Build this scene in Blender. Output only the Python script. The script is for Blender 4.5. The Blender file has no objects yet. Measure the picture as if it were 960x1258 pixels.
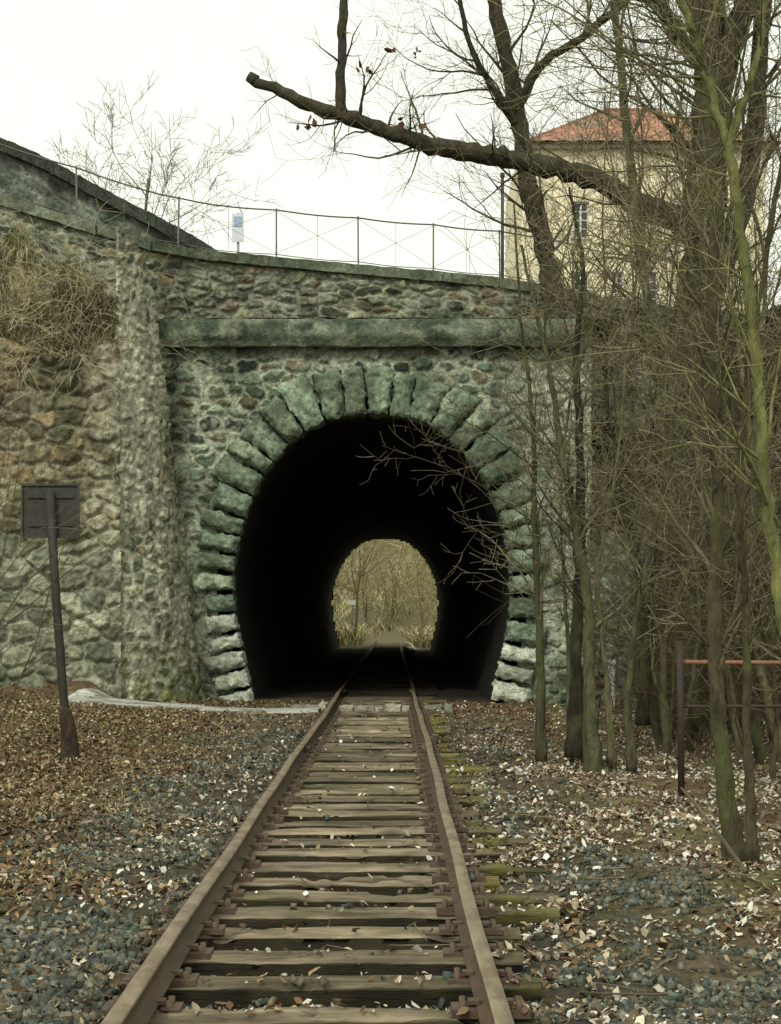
import bpy, math, numpy as np
from mathutils import Vector
R = np.random.RandomState
PI = math.pi

# ---------------------------------------------------------------- numeric helpers
def hsh(i, j, k=0.0, s=0.0):
    x = np.sin(i*127.1 + j*311.7 + k*74.7 + s*53.37)*43758.5453
    return x - np.floor(x)
def noise3(x, y, z, s=0):
    xi, yi, zi = np.floor(x), np.floor(y), np.floor(z)
    fx, fy, fz = x-xi, y-yi, z-zi
    fx = fx*fx*(3-2*fx); fy = fy*fy*(3-2*fy); fz = fz*fz*(3-2*fz)
    def h(a, b, c): return hsh(xi+a, yi+b, zi+c, s)
    x00 = h(0,0,0)*(1-fx)+h(1,0,0)*fx; x10 = h(0,1,0)*(1-fx)+h(1,1,0)*fx
    x01 = h(0,0,1)*(1-fx)+h(1,0,1)*fx; x11 = h(0,1,1)*(1-fx)+h(1,1,1)*fx
    return (x00*(1-fy)+x10*fy)*(1-fz)+(x01*(1-fy)+x11*fy)*fz
def fbm(x, y, z=None, s=0, o=4):
    if z is None: z = np.zeros_like(x)
    a, t, v = .5, 0, 0
    for i in range(o):
        v = v + a*noise3(x*2**i, y*2**i, z*2**i, s+i*7); t += a; a *= .5
    return v/t
def sm(x, a=0., b=1.):
    t = np.clip((x-a)/(b-a), 0, 1); return t*t*(3-2*t)
def catmull(pts, n=8):
    pts = np.array(pts, float)
    P = np.vstack([2*pts[0]-pts[1], pts, 2*pts[-1]-pts[-2]])
    out = []
    for i in range(1, len(P)-2):
        for t in np.arange(n)/n:
            a, b, c, d = P[i-1], P[i], P[i+1], P[i+2]
            out.append(.5*((2*b)+(-a+c)*t+(2*a-5*b+4*c-d)*t*t+(-a+3*b-3*c+d)*t**3))
    out.append(pts[-1]); return np.array(out)

# ---------------------------------------------------------------- object helpers
def link(ob, parent=None):
    bpy.context.scene.collection.objects.link(ob)
    if parent: ob.parent = parent
    return ob
def empty(name):
    e = bpy.data.objects.new(name, None); link(e); return e
def mesh_np(name, V, F, mat, C=None, parent=None, smooth=False):
    V = np.asarray(V, np.float32); F = np.asarray(F, np.int32)
    k = F.shape[1]
    me = bpy.data.meshes.new(name)
    me.vertices.add(len(V)); me.vertices.foreach_set('co', V.ravel())
    me.loops.add(F.size); me.loops.foreach_set('vertex_index', F.ravel())
    me.polygons.add(len(F))
    me.polygons.foreach_set('loop_start', np.arange(0, F.size, k, dtype=np.int32))
    try: me.polygons.foreach_set('loop_total', np.full(len(F), k, np.int32))
    except Exception: pass
    if smooth: me.polygons.foreach_set('use_smooth', np.ones(len(F), bool))
    me.update(calc_edges=True)
    if C is not None:
        C = np.asarray(C, np.float32)
        if C.shape[1] == 3: C = np.hstack([C, np.ones((len(C), 1), np.float32)])
        a = me.color_attributes.new('Col', 'FLOAT_COLOR', 'POINT')
        a.data.foreach_set('color', C.ravel())
    me.materials.append(mat)
    return link(bpy.data.objects.new(name, me), parent)
def grid_faces(nu, nv):   # index = iv*nu+iu
    i = np.arange(nu-1)[None, :]+np.arange(nv-1)[:, None]*nu
    i = i.ravel(); return np.stack([i, i+1, i+1+nu, i+nu], 1)

class Acc:
    def __init__(s): s.V=[]; s.F=[]; s.C=[]; s.n=0
    def add(s, V, F, C):
        V = np.asarray(V, float); s.V.append(V); s.F.append(np.asarray(F)+s.n)
        C = np.asarray(C, float)
        if C.ndim == 1: C = np.tile(C, (len(V), 1))
        s.C.append(C); s.n += len(V)
    def obj(s, name, mat, parent=None, smooth=False):
        return mesh_np(name, np.vstack(s.V), np.vstack(s.F), mat, np.vstack(s.C), parent, smooth)

_bc = {}
def unit_box(nx, ny, nz):
    key = (nx, ny, nz)
    if key in _bc: return _bc[key]
    V=[]; F=[]; n=0
    def face(na, nb, f):
        nonlocal n
        a, b = np.meshgrid(np.linspace(0,1,na+1), np.linspace(0,1,nb+1)); a=a.ravel(); b=b.ravel()
        V.append(f(a, b)); F.append(grid_faces(na+1, nb+1)+n); n += len(a)
    o = lambda a: np.zeros_like(a); l = lambda a: np.ones_like(a)
    face(nx, nz, lambda a,b: np.stack([a, o(a), b],1))
    face(nx, nz, lambda a,b: np.stack([1-a, l(a), b],1))
    face(ny, nz, lambda a,b: np.stack([l(a), a, b],1))
    face(ny, nz, lambda a,b: np.stack([o(a), 1-a, b],1))
    face(nx, ny, lambda a,b: np.stack([a, b, l(a)],1))
    face(nx, ny, lambda a,b: np.stack([1-a, b, o(a)],1))
    _bc[key] = (np.vstack(V), np.vstack(F)); return _bc[key]
def roughen(V, amp, freq, s=0):
    d = np.stack([fbm(V[:,0]*freq, V[:,1]*freq, V[:,2]*freq, s+11*k, 3)-.5 for k in range(3)], 1)
    return V + d*2*amp
def rbox(acc, lo, hi, col, div=(1,1,1), amp=0., freq=4., rnd=0., rot=0., seed=0):
    U, F = unit_box(*div); lo=np.array(lo,float); hi=np.array(hi,float)
    c = (lo+hi)/2; h=(hi-lo)/2
    q = U*2-1
    if rnd:
        q = q*(1-rnd*(np.abs(q[:, [1,2,0]])**4+np.abs(q[:, [2,0,1]])**4)/2)
    V = q*h
    if rot:
        cs, sn = math.cos(rot), math.sin(rot)
        V = np.stack([V[:,0]*cs-V[:,1]*sn, V[:,0]*sn+V[:,1]*cs, V[:,2]],1)
    V = V+c
    if amp: V = roughen(V, amp, freq, seed)
    acc.add(V, F, col)

def tube(acc, pts, rad, col, sides=5, cap=True):
    pts = np.asarray(pts, float); n=len(pts); rad = np.broadcast_to(np.asarray(rad,float), (n,))
    t = np.gradient(pts, axis=0); t /= (np.linalg.norm(t,axis=1,keepdims=True)+1e-9)
    m = np.abs(t.mean(0)); ref = np.zeros(3); ref[np.argmin(m)] = 1
    nn = ref - (t@ref)[:,None]*t; nn /= (np.linalg.norm(nn,axis=1,keepdims=True)+1e-9)
    b = np.cross(t, nn)
    a = np.arange(sides)*2*PI/sides
    V = pts[:,None,:]+rad[:,None,None]*(np.cos(a)[None,:,None]*nn[:,None,:]+np.sin(a)[None,:,None]*b[:,None,:])
    V = V.reshape(-1,3)
    i = np.arange(n-1)[:,None]*sides; j = np.arange(sides)[None,:]; j2=(j+1)%sides
    F = np.stack([i+j, i+j2, i+sides+j2, i+sides+j], 2).reshape(-1,4)
    if cap and sides in (4,):
        F = np.vstack([F, [[0,1,2,3]], [[(n-1)*4+3,(n-1)*4+2,(n-1)*4+1,(n-1)*4]]])
    elif cap and sides in (6,8):
        k = (n-1)*sides
        if sides==8: F = np.vstack([F, [[k+a_,k+b_,k+c_,k+d_] for a_,b_,c_,d_ in [(0,1,2,3),(0,3,4,7),(4,5,6,7)]],[[0,3,2,1],[0,7,4,3],[7,6,5,4]]])
        else: F = np.vstack([F, [[k,k+1,k+2,k+3],[k,k+3,k+4,k+5]]])
    if np.ndim(col)==2: col = np.repeat(np.asarray(col), sides, axis=0)
    acc.add(V, F, col)

# ---------------------------------------------------------------- materials
def vmat(name, nscale=8., namt=.5, bscale=25., bstr=.4, rough=.9, bdist=.02, tint2=None, t2scale=2., t2amt=.0, spec=.25, metal=0., stretch=(1,1,1)):
    m = bpy.data.materials.new(name); m.use_nodes=True; nt=m.node_tree; N=nt.nodes; L=nt.links
    b = N['Principled BSDF']; b.inputs['Roughness'].default_value=rough; b.inputs['Metallic'].default_value=metal
    b.inputs['Specular IOR Level'].default_value=spec
    at = N.new('ShaderNodeAttribute'); at.attribute_name='Col'
    geo = N.new('ShaderNodeNewGeometry'); mp = N.new('ShaderNodeMapping'); mp.inputs['Scale'].default_value=stretch
    L.new(geo.outputs['Position'], mp.inputs['Vector'])
    n1 = N.new('ShaderNodeTexNoise'); n1.inputs['Scale'].default_value=nscale; n1.inputs['Detail'].default_value=8; n1.inputs['Roughness'].default_value=.65
    L.new(mp.outputs[0], n1.inputs['Vector'])
    mr = N.new('ShaderNodeMapRange'); mr.inputs[1].default_value=.3; mr.inputs[2].default_value=.7
    mr.inputs[3].default_value=1-namt; mr.inputs[4].default_value=1+namt; L.new(n1.outputs[0], mr.inputs[0])
    mx = N.new('ShaderNodeMix'); mx.data_type='RGBA'; mx.blend_type='MULTIPLY'; mx.inputs[0].default_value=1
    L.new(at.outputs['Color'], mx.inputs[6]); L.new(mr.outputs[0], mx.inputs[7])
    out = mx.outputs[2]
    if tint2:
        n3=N.new('ShaderNodeTexNoise'); n3.inputs['Scale'].default_value=t2scale; n3.inputs['Detail'].default_value=6
        L.new(geo.outputs['Position'], n3.inputs['Vector'])
        m3=N.new('ShaderNodeMapRange'); m3.inputs[1].default_value=.5; m3.inputs[2].default_value=.62; m3.inputs[4].default_value=t2amt
        L.new(n3.outputs[0], m3.inputs[0])
        x3=N.new('ShaderNodeMix'); x3.data_type='RGBA'; L.new(m3.outputs[0], x3.inputs[0]); L.new(out, x3.inputs[6]); x3.inputs[7].default_value=(*tint2,1)
        out=x3.outputs[2]
    L.new(out, b.inputs['Base Color'])
    n2 = N.new('ShaderNodeTexNoise'); n2.inputs['Scale'].default_value=bscale; n2.inputs['Detail'].default_value=8
    L.new(mp.outputs[0], n2.inputs['Vector'])
    bp = N.new('ShaderNodeBump'); bp.inputs['Strength'].default_value=bstr; bp.inputs['Distance'].default_value=bdist
    L.new(n2.outputs[0], bp.inputs['Height']); L.new(bp.outputs[0], b.inputs['Normal'])
    return m
M_stone = vmat('weathered_stone', 11, .6, 22, .8, .92, .035, (.045,.072,.038), 1.3, .42)
M_brownstone = vmat('brown_stone', 11, .55, 22, .8, .92, .035, (.06,.066,.03), 1.1, .3)
M_ground = vmat('leafy_soil', 14, .6, 40, .9, .95, .03)
M_rock = vmat('ballast_stone', 45, .5, 90, .7, .95, .012, spec=.1)
M_leaf = vmat('dry_leaf', 30, .25, 60, .2, .8, .004, spec=.2)
M_bark = vmat('bark', 14, .6, 34, 1., .92, .04, (.085,.10,.03), 2.5, .6, stretch=(1,1,.3))
M_darkbark = vmat('dark_bark', 9, .55, 26, 1., .92, .05, (.05,.058,.03), 1.5, .45, stretch=(1,1,.35))
M_twig = vmat('twig', 5, .3, 20, .1, .9)
M_wood = vmat('sleeper_wood', 6, .5, 30, .8, .95, .015, (.05,.048,.028), 2.2, .35, spec=.12, stretch=(.5,5,5))
M_rail = vmat('rusty_rail', 12, .45, 60, .3, .62, .004, (.10,.06,.03), 4, .5, spec=.5, stretch=(1,.3,1))
M_iron = vmat('rusty_iron', 15, .4, 50, .3, .7, .004, spec=.4)
M_soot = vmat('sooty_lining', 3, .4, 8, .8, .95, .05)
M_plaster = vmat('house_plaster', 2, .12, 20, .2, .9, .01, (.55,.50,.36), .8, .35)
M_tile = vmat('roof_tiles', 6, .35, 30, .5, .85, .03)
M_paint = vmat('paint', 10, .12, 30, .1, .6, .003)
M_grass = vmat('dry_grass_blades', 4, .3, 30, .1, .9)
gm = bpy.data.materials.new('window_glass'); gm.use_nodes=True
gb=gm.node_tree.nodes['Principled BSDF']; gb.inputs['Base Color'].default_value=(.03,.04,.045,1); gb.inputs['Roughness'].default_value=.12
_n=gm.node_tree.nodes.new('ShaderNodeTexNoise'); _n.inputs['Scale'].default_value=2
_b=gm.node_tree.nodes.new('ShaderNodeBump'); _b.inputs['Strength'].default_value=.1; gm.node_tree.links.new(_n.outputs[0],_b.inputs['Height']); gm.node_tree.links.new(_b.outputs[0], gb.inputs['Normal'])

# ---------------------------------------------------------------- terrain
TX = -0.33      # track centre
PX = -0.40      # portal centre
def hill_h(x, y):
    left = sm(-x, 5.05, 5.3)*sm(y, 30.3, 30.45)*(6.4+np.clip((y-30.4)*1.7, 0, 1.7)+np.clip(y-33,0,40)*.06)
    yf = 30.8-np.clip(x-4.4, 0, 8)*1.0
    right = sm(x, 4.0, 5.0)*sm((y-yf)/6.5)*8.0
    end = 1-sm(y, 84, 88)
    return (left+right)*end + 16*sm(y, 108, 170)
def ground_z(x, y, fine=True):
    z = np.full_like(x, -.285)
    r_ = sm(x-TX, .85, 1.25)*(.05+.085*sm(fbm(x*1.4,y*1.1,s=404),.40,.64)); l_ = sm(TX-x, .72, 1.0)*.14
    z = z + r_ + l_
    inside = sm(np.abs(x-TX), .95, 1.35)
    z = z + sm(-x, 2.3, 6.5)*.24*sm(y, 6, 18) - sm(x, 1.6, 4)*.05
    z = z + sm(-x, 4.9, 5.6)*sm(y, 28.9, 29.7)*.34
    z = z + (fbm(x*.8, y*.8, s=3)-.5)*.11*inside
    if fine: z = z + (fbm(x*5, y*5, s=9)-.5)*.05
    hh = hill_h(x, y)
    z = z + hh + (fbm(x*.9, y*.9, s=5)-.5)*sm(hh, .2, 2)*.9
    return z
def coords(lo, hi, step, far, g=1.18):
    c = list(np.arange(lo, hi+1e-6, step)); s = step; v=c[-1]
    while v < far: s*=g; v+=s; c.append(v)
    s=step; v=c[0]; pre=[]
    while v > -far: s*=g; v-=s; pre.append(v)
    return np.array(pre[::-1]+c)
xs = coords(-6, 7, .07, 700); ys = coords(4, 34, .07, 700, 1.1)
gx, gy = np.meshgrid(xs, ys); gxr, gyr = gx.ravel(), gy.ravel()
gz = ground_z(gxr, gyr)
n1 = fbm(gxr*1.3, gyr*1.3, s=21); n2 = fbm(gxr*6, gyr*6, s=22)
def mixc(a, b, t): return a*(1-t[:,None])+np.array(b)[None]*t[:,None]
gc = np.tile(np.array([.095,.065,.035]), (len(gxr),1))
gc = mixc(gc, (.17,.13,.07), sm(n2,.45,.65)*.7)
gc = mixc(gc, (.085,.092,.035), sm(n1,.50,.64)*.6)
bal = sm(-np.abs(gxr-TX), -2.6, -1.2)*sm(-gyr,-28,-20)
gc = mixc(gc, (.05,.047,.034), bal*.85)
gc = mixc(gc, (.022,.017,.012), sm(gyr,31,34)*sm(-gyr,-84,-83))  # darkness inside the tunnel painted into the floor colour
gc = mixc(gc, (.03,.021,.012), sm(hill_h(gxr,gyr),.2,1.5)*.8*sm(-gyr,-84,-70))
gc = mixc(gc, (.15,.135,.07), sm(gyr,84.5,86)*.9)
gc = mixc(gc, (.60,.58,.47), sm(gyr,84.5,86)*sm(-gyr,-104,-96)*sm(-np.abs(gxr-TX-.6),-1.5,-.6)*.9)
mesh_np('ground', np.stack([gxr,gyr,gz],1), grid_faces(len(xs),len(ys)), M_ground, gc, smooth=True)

# footpath crossing in front of the portal
px_, py_ = np.meshgrid(np.linspace(-6.2,-1.3,160), np.linspace(0,1,34))
pyy = 27.9+py_*(1.5)+.10*np.sin(px_*1.1)+.3*sm(px_,-3.4,-1.3)
pz = ground_z(px_.ravel(), pyy.ravel(), False)+.045-.06*np.abs(py_.ravel()*2-1)**3-.05*sm(-px_.ravel(),5.3,6.2)
pc = mixc(np.tile(np.array([.42,.43,.38]),(px_.size,1)), (.16,.13,.085), sm(fbm(px_.ravel()*2.5, pyy.ravel()*5, s=4),.50,.64)*.8)
mesh_np('footpath', np.stack([px_.ravel(),pyy.ravel(),pz],1), grid_faces(160,34), M_ground, pc, smooth=True)

# ---------------------------------------------------------------- masonry sheets
def cells(u, v, cw, ch, jit, seed, p=3.0):
    row = np.floor(v/ch); F1=np.full(u.shape,9.); F2=F1.copy(); I=np.zeros(u.shape)
    for dr in (-1,0,1):
        r=row+dr; off=hsh(r,3.3,0,seed)
        c0=np.floor(u/cw-off)
        for dc in (-2,-1,0,1,2):
            c=c0+dc
            pu=(c+off+.5+jit*1.1*(hsh(r,c,1,seed)-.5)); pv=(r+.5+jit*(hsh(r,c,2,seed)-.5))
            w=.75+.5*hsh(r,c,5,seed)
            d=((np.abs(u/cw-pu))**p+(np.abs(v/ch-pv))**p)**(1/p)/w
            idd=hsh(r,c,3,seed)
            nb=d<F1
            F2=np.where(nb,F1,np.minimum(F2,d)); I=np.where(nb,idd,I); F1=np.where(nb,d,F1)
    return F2-F1, I
def stone_sheet(name, pos, ul, vl, res, cw, ch, pal, mortar, mat, parent=None, seed=1, bulge=.05, mw=.16, keep=None, flip=1, jit=.75, post=None, smear=.0, smearc=(.4,.41,.36), warp=.2, dark=.75, blotch=.45):
    nu=int(ul/res)+1; nv=int(vl/res)+1
    U,Vv=np.meshgrid(np.linspace(0,ul,nu), np.linspace(0,vl,nv))
    P=pos(U,Vv)       # (nv,nu,3)
    du=np.gradient(P,axis=1); dv=np.gradient(P,axis=0); nrm=np.cross(du,dv)*flip
    nrm/=np.linalg.norm(nrm,axis=2,keepdims=True)+1e-9
    u=U.ravel(); v=Vv.ravel()
    wu=u+(fbm(u*3,v*3,s=seed)-.5)*warp+(fbm(u*11,v*11,s=seed+1)-.5)*.07; wv=v+(fbm(u*3,v*3,s=seed+50)-.5)*warp+(fbm(u*11,v*11,s=seed+51)-.5)*.07
    e,idd=cells(wu,wv,cw,ch,jit,seed)
    mwv=mw*(.25+1.5*fbm(u*1.5,v*1.5,s=seed+3))
    body=sm((e-mwv)/.14)
    facet=(hsh(idd*17,1.)-.5)*np.sin(wu*9+idd*40)*.35+(hsh(idd*23,1.)-.5)*np.sin(wv*12+idd*70)*.35
    h=body*bulge*(.35+1.0*hsh(idd*91,2.)+facet) + (fbm(u*12,v*12,s=seed+8)-.5)*bulge*1.1*(.4+body*.6) + (fbm(u*.7,v*.7,s=seed+9)-.5)*.12
    P=P.reshape(-1,3)+nrm.reshape(-1,3)*h[:,None]
    pal=np.array(pal); ci=np.clip((hsh(idd*57,7.)*len(pal)).astype(int),0,len(pal)-1)
    C=pal[ci]*(.6+.8*hsh(idd*31,9.))[:,None]
    C=C*(.45+1.1*fbm(u*7,v*7,s=seed+4))[:,None]
    mo=np.array(mortar)[None]*(.5+1.0*fbm(u*4,v*4,s=seed+5))[:,None]
    C=mo*(1-body[:,None])+C*body[:,None]
    gapd=sm(-e,-.07,0)*sm(fbm(u*2,v*2,s=seed+6),.38,.56)
    C=C*(1-dark*gapd[:,None])  # darkens open joints, deepening their crevice shade in the colour
    blot=sm(fbm(u*2.3,v*2.3,s=seed+16),.52,.66)
    C=C*(1-blotch*blot[:,None])
    if smear: C=mixc(C, smearc, sm(fbm(u*1.1+3,v*1.4,s=seed+12),.45,.66)*sm(fbm(u*9,v*9,s=seed+13),.35,.6)*smear)
    if post is not None: C=post(C,P)
    F=grid_faces(nu,nv)
    if keep is not None:
        cen=P[F].mean(1); F=F[keep(cen)]
    return mesh_np(name,P,F,mat,C,parent,smooth=True)

portal = empty('railway_tunnel_portal')
half = catmull([(2.32,-.6),(2.34,-.1),(2.56,.84),(2.70,1.64),(2.72,2.44),(2.53,3.4),(2.13,4.28),(1.57,4.96),(.93,5.36),(0,5.5)],10)
prof = np.vstack([np.stack([-half[:,0],half[:,1]],1), np.stack([half[::-1,0],half[::-1,1]],1)[1:]])
prof[:,0]+=PX
def inside_open(x,z,k):
    X=(x-PX)/k; Z=(z-2.4)/k+2.4
    hw=np.interp(Z, half[:,1], half[:,0], left=2.32, right=-1)
    return np.abs(X)<hw
pal_portal=[(.13,.18,.125),(.20,.26,.18),(.09,.125,.085),(.26,.31,.215),(.19,.17,.10),(.032,.045,.033),(.17,.225,.16),(.22,.225,.145)]
def stain(C,P):
    z=P[:,2]; x=P[:,0]
    st=sm(fbm(x*2.5,z*.35,s=77),.45,.7)*sm(z,3.5,7)
    C=C*(1-.5*st[:,None])
    pl=sm(x,1.6,3.2)*sm(fbm(x*1.5,z*1.5,s=78),.30,.52)*sm(z,-.5,2)
    C=mixc(C,(.46,.49,.39),pl*.65)
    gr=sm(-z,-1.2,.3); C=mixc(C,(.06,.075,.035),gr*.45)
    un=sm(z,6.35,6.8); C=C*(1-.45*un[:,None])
    return C
def pos_portal(U,V): return np.stack([-4.95+U, np.full_like(U,32.0), -.5+V],-1)
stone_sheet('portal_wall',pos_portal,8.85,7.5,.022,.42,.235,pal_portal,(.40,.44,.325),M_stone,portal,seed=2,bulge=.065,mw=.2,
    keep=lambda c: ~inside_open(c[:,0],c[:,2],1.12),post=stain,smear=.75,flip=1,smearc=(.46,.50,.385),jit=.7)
stone_sheet('portal_side',lambda U,V: np.stack([np.full_like(U,3.88),32.0+U,-.5+V],-1),1.6,7.7,.05,.46,.27,pal_portal,(.3,.31,.26),M_stone,portal,seed=5)
stone_sheet('low_side_wall',lambda U,V: np.stack([3.86+U,31.75-.0*U+V*.06,-.6+V-U*V*.12],-1),1.3,4.0,.03,.42,.24,pal_portal,(.22,.23,.18),M_stone,portal,seed=6,bulge=.07)
# voussoirs
arc=np.r_[0,np.cumsum(np.linalg.norm(np.diff(prof,axis=0),axis=1))]
tot=arc[-1]; nst=37
acc=Acc(); rg=R(5)
def pr(s): return np.array([np.interp(s,arc,prof[:,0]),np.interp(s,arc,prof[:,1])])
def prn(s):
    d=pr(min(s+.12,tot))-pr(max(s-.12,0)); d/=np.linalg.norm(d); return np.array([-d[1],d[0]])
U,F=unit_box(14,3,20)
bd=np.cumsum(np.r_[0,1+R(9).uniform(-.16,.16,nst)]); bd=bd/bd[-1]*tot
for i in range(nst):
    key = i==nst//2
    top=float(sm(np.array([(pr((bd[i]+bd[i+1])/2)[1]-2.6)/2.5]))[0])
    g=.044-.026*top+rg.uniform(-.01,.01)
    s0=bd[i]+g; s1=bd[i+1]-g
    L=.68+.24*top+rg.uniform(-.10,.10)+(.05 if key else 0)
    a0,a1=pr(s0),pr(s1); b0,b1=a0+prn(s0)*L, a1+prn(s1)*L
    s=U[:,0:1]; t=U[:,2:3]
    xy=(a0*(1-s)+a1*s)*(1-t)+(b0*(1-s)+b1*s)*t
    e=(1-np.abs(s*2-1)**4)*(1-np.abs(t*2-1)**7)
    fr=31.84-.12*e[:,0]*rg.uniform(.6,1.2)
    if key: fr=fr-.06
    y=fr*(1-U[:,1])+32.35*U[:,1]
    V=np.stack([xy[:,0],y,xy[:,1]],1)
    V=roughen(V,.055,6,i); V=roughen(V,.042,15,i+90)
    b=rg.uniform(.7,1.35); c=np.array([(.20,.26,.18),(.25,.30,.21),(.16,.205,.14)][rg.randint(3)])*b
    if a0[1]<1.3: c=np.array([.42,.45,.36])*b*rg.uniform(.75,1.2)
    C=c[None]*(.2+1.6*fbm(V[:,0]*5,V[:,1]*5,V[:,2]*5,s=i))[:,None]
    C=mixc(C,(.04,.055,.033),sm(fbm(V[:,0]*1.6,V[:,1]*2,V[:,2]*1.6,s=444),.5,.62)*.5*(1. if a0[1]>1.3 else .3))
    acc.add(V,F,C)
acc.obj('arch_stones',M_stone,portal,smooth=False)
# intrados lining
yst=np.r_[31.93,32.1,np.arange(32.5,84.2,.5)]
n=len(prof); pp=prof.copy()
V=np.zeros((len(yst),n,3)); V[:,:,0]=pp[None,:,0]; V[:,:,2]=pp[None,:,1]; V[:,:,1]=yst[:,None]
V=V.reshape(-1,3); nn=(fbm(V[:,0]*1.5,V[:,1]*.8,V[:,2]*1.5,s=3)-.5)*.10
cvec=np.stack([V[:,0]-PX,np.zeros(len(V)),V[:,2]-2.4],1); cvec/=np.linalg.norm(cvec,axis=1,keepdims=True)
V=V+cvec*(.03+nn*sm(V[:,1],32.5,34))[:,None]
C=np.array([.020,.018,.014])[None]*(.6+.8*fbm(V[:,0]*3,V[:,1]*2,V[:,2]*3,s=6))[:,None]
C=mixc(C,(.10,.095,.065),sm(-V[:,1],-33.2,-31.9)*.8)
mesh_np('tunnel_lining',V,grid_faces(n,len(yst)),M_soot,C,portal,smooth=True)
stone_sheet('far_portal_wall',lambda U,V: np.stack([-5+U,np.full_like(U,84.05),-.5+V],-1),9.2,9.2,.1,.46,.27,pal_portal,(.3,.3,.26),M_stone,portal,seed=8,flip=-1,keep=lambda c: ~inside_open(c[:,0],c[:,2],1.0))
# cornice
acc=Acc(); x=-4.82; rg=R(8)
while x<3.5:
    w=min(rg.uniform(1.0,1.7),3.60-x)
    if 3.60-(x+w)<.5: w=3.60-x
    c=np.array([.125,.155,.11])*rg.uniform(.8,1.2)
    dy,dz=rg.uniform(-.012,.012),rg.uniform(-.008,.008)
    U,F=unit_box(24,6,10); lo=np.array([x+.003,31.62+dy,6.80+dz]); hi=np.array([x+w-.003,32.9,7.31+dz])
    V=lo+U*(hi-lo); V[:,1]+=(1-U[:,1])*(.10*sm(1-U[:,2],.6,1.)+.03*sm(np.abs(U[:,2]*2-1),.8,1))
    V=roughen(V,.03,4,50); V=roughen(V,.012,14,51)
    CC=c[None]*(.3+1.4*fbm(V[:,0]*3,V[:,1]*3,V[:,2]*5,s=9))[:,None]
    CC=mixc(CC,(.033,.052,.037),sm(fbm(V[:,0]*1.2,V[:,2]*1.2,s=31),.42,.58)*.75)
    CC=mixc(CC,(.31,.34,.24),sm(fbm(V[:,0]*2.2,V[:,2]*4.2,s=35),.52,.66)*.6)
    CC=mixc(CC,(.33,.36,.28),sm(-V[:,2],-6.92,-6.80)*.6*(1-U[:,1]))
    acc.add(V,F,CC)
    x+=w
acc.obj('cornice',M_stone,portal)
lx,ly=np.meshgrid(np.linspace(-5,4.6,120),np.linspace(31.75,33.8,24))
lz=7.31+.06*fbm(lx.ravel()*3,ly.ravel()*3,s=2)+.08*sm(ly.ravel(),32.2,33.4)
mesh_np('ledge_earth',np.stack([lx.ravel(),ly.ravel(),lz],1),grid_faces(120,24),M_ground,np.tile([.07,.07,.04],(lx.size,1)),portal,smooth=True)

# wing / buttress on the left
pal_wing=[(.18,.20,.13),(.24,.25,.17),(.13,.145,.095),(.30,.295,.205),(.20,.165,.10),(.08,.085,.055)]
WB0=np.array([-4.95,29.40,-.65]); WT0=np.array([-5.16,30.20,8.75])
def vbz(z): return np.clip((z+.65)/9.4,0,1.2)**.85
def pos_wing(U,V):
    u=U/3.0; v=V/9.4
    TL=WT0; TR=np.array([-4.80,32.15,8.75])
    BL=WB0; BR=np.array([-3.60,31.90,-.65])
    uu=u[...,None]; vb=(np.clip(v,0,1)**.85)[...,None]
    P=(BL*(1-uu)+BR*uu)*(1-vb)+(TL*(1-uu)+TR*uu)*vb
    P[...,2]=-.65+9.4*v
    bow=np.sin(np.pi*np.clip(u,0,1))*(.34-.12*v)
    P[...,0]+=bow; P[...,1]-=bow*.8
    return P
def wingpost(C,P):
    C=mixc(C,(.11,.14,.03),sm(-P[:,2],-1.7,.2)*.6*sm(fbm(P[:,0]*4,P[:,1]*4,P[:,2]*4,s=3),.35,.6))
    return mixc(C,(.50,.50,.38),sm(fbm(P[:,0]*2,P[:,1]*2,P[:,2]*.8,s=13),.38,.58)*.6*sm(P[:,2],.2,2.0)*(1-.4*sm(P[:,2],6,8)))
stone_sheet('wing_wall',pos_wing,3.0,9.4,.024,.33,.25,pal_wing,(.42,.42,.31),M_brownstone,portal,seed=12,bulge=.06,mw=.26,post=wingpost,blotch=.3,keep=lambda c: c[:,2]<8.72-(c[:,1]-30.25)*.78)

# ---------------------------------------------------------------- retaining wall on the left
pal_left=[(.26,.20,.105),(.34,.275,.155),(.17,.135,.07),(.20,.185,.11),(.30,.27,.175),(.10,.08,.045)]
def leftpost(C,P):
    x=P[:,0]; z=P[:,2]; low=sm(-z,-3.6,-2.4)
    g=C.mean(1,keepdims=True)*np.array([[1.05,1.12,.82]])*1.15
    C=C*(1-low[:,None]*.85)+g*low[:,None]*.85
    C=C*(1-.3*sm(z,4.0,6.0)[:,None])
    C=mixc(C,(.05,.065,.03),sm(fbm(x*.9,z*.6,s=303),.5,.64)*.45)
    # rough cement render running over the corner next to the wing
    cw_=sm(x+.35*(fbm(z*.9,x*.9,s=66)-.5),-5.75+.10*0,-5.45)*sm(z,1.8,3.2)
    C=mixc(C,(.42,.41,.30),cw_*sm(fbm(x*4,z*3,s=67),.34,.56)*.75)
    return C
def pos_left(U,V):
    z=-.3+V; x=-11+U
    return np.stack([x, 29.40+.8*vbz(z)+.12*np.sin(U*1.1)*sm(-x,5.2,6.2), z],-1)
stone_sheet('stone_retaining_wall',pos_left,6.15,7.0,.026,.50,.33,pal_left,(.31,.285,.18),M_brownstone,None,seed=20,bulge=.10,mw=.10,post=leftpost,smear=.15,
   keep=lambda c: (c[:,2]<6.5+.2*np.sin(c[:,0]*2.3))&(c[:,0]<-4.93-.21*vbz(c[:,2])+.05),dark=.93,blotch=.3)

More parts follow.
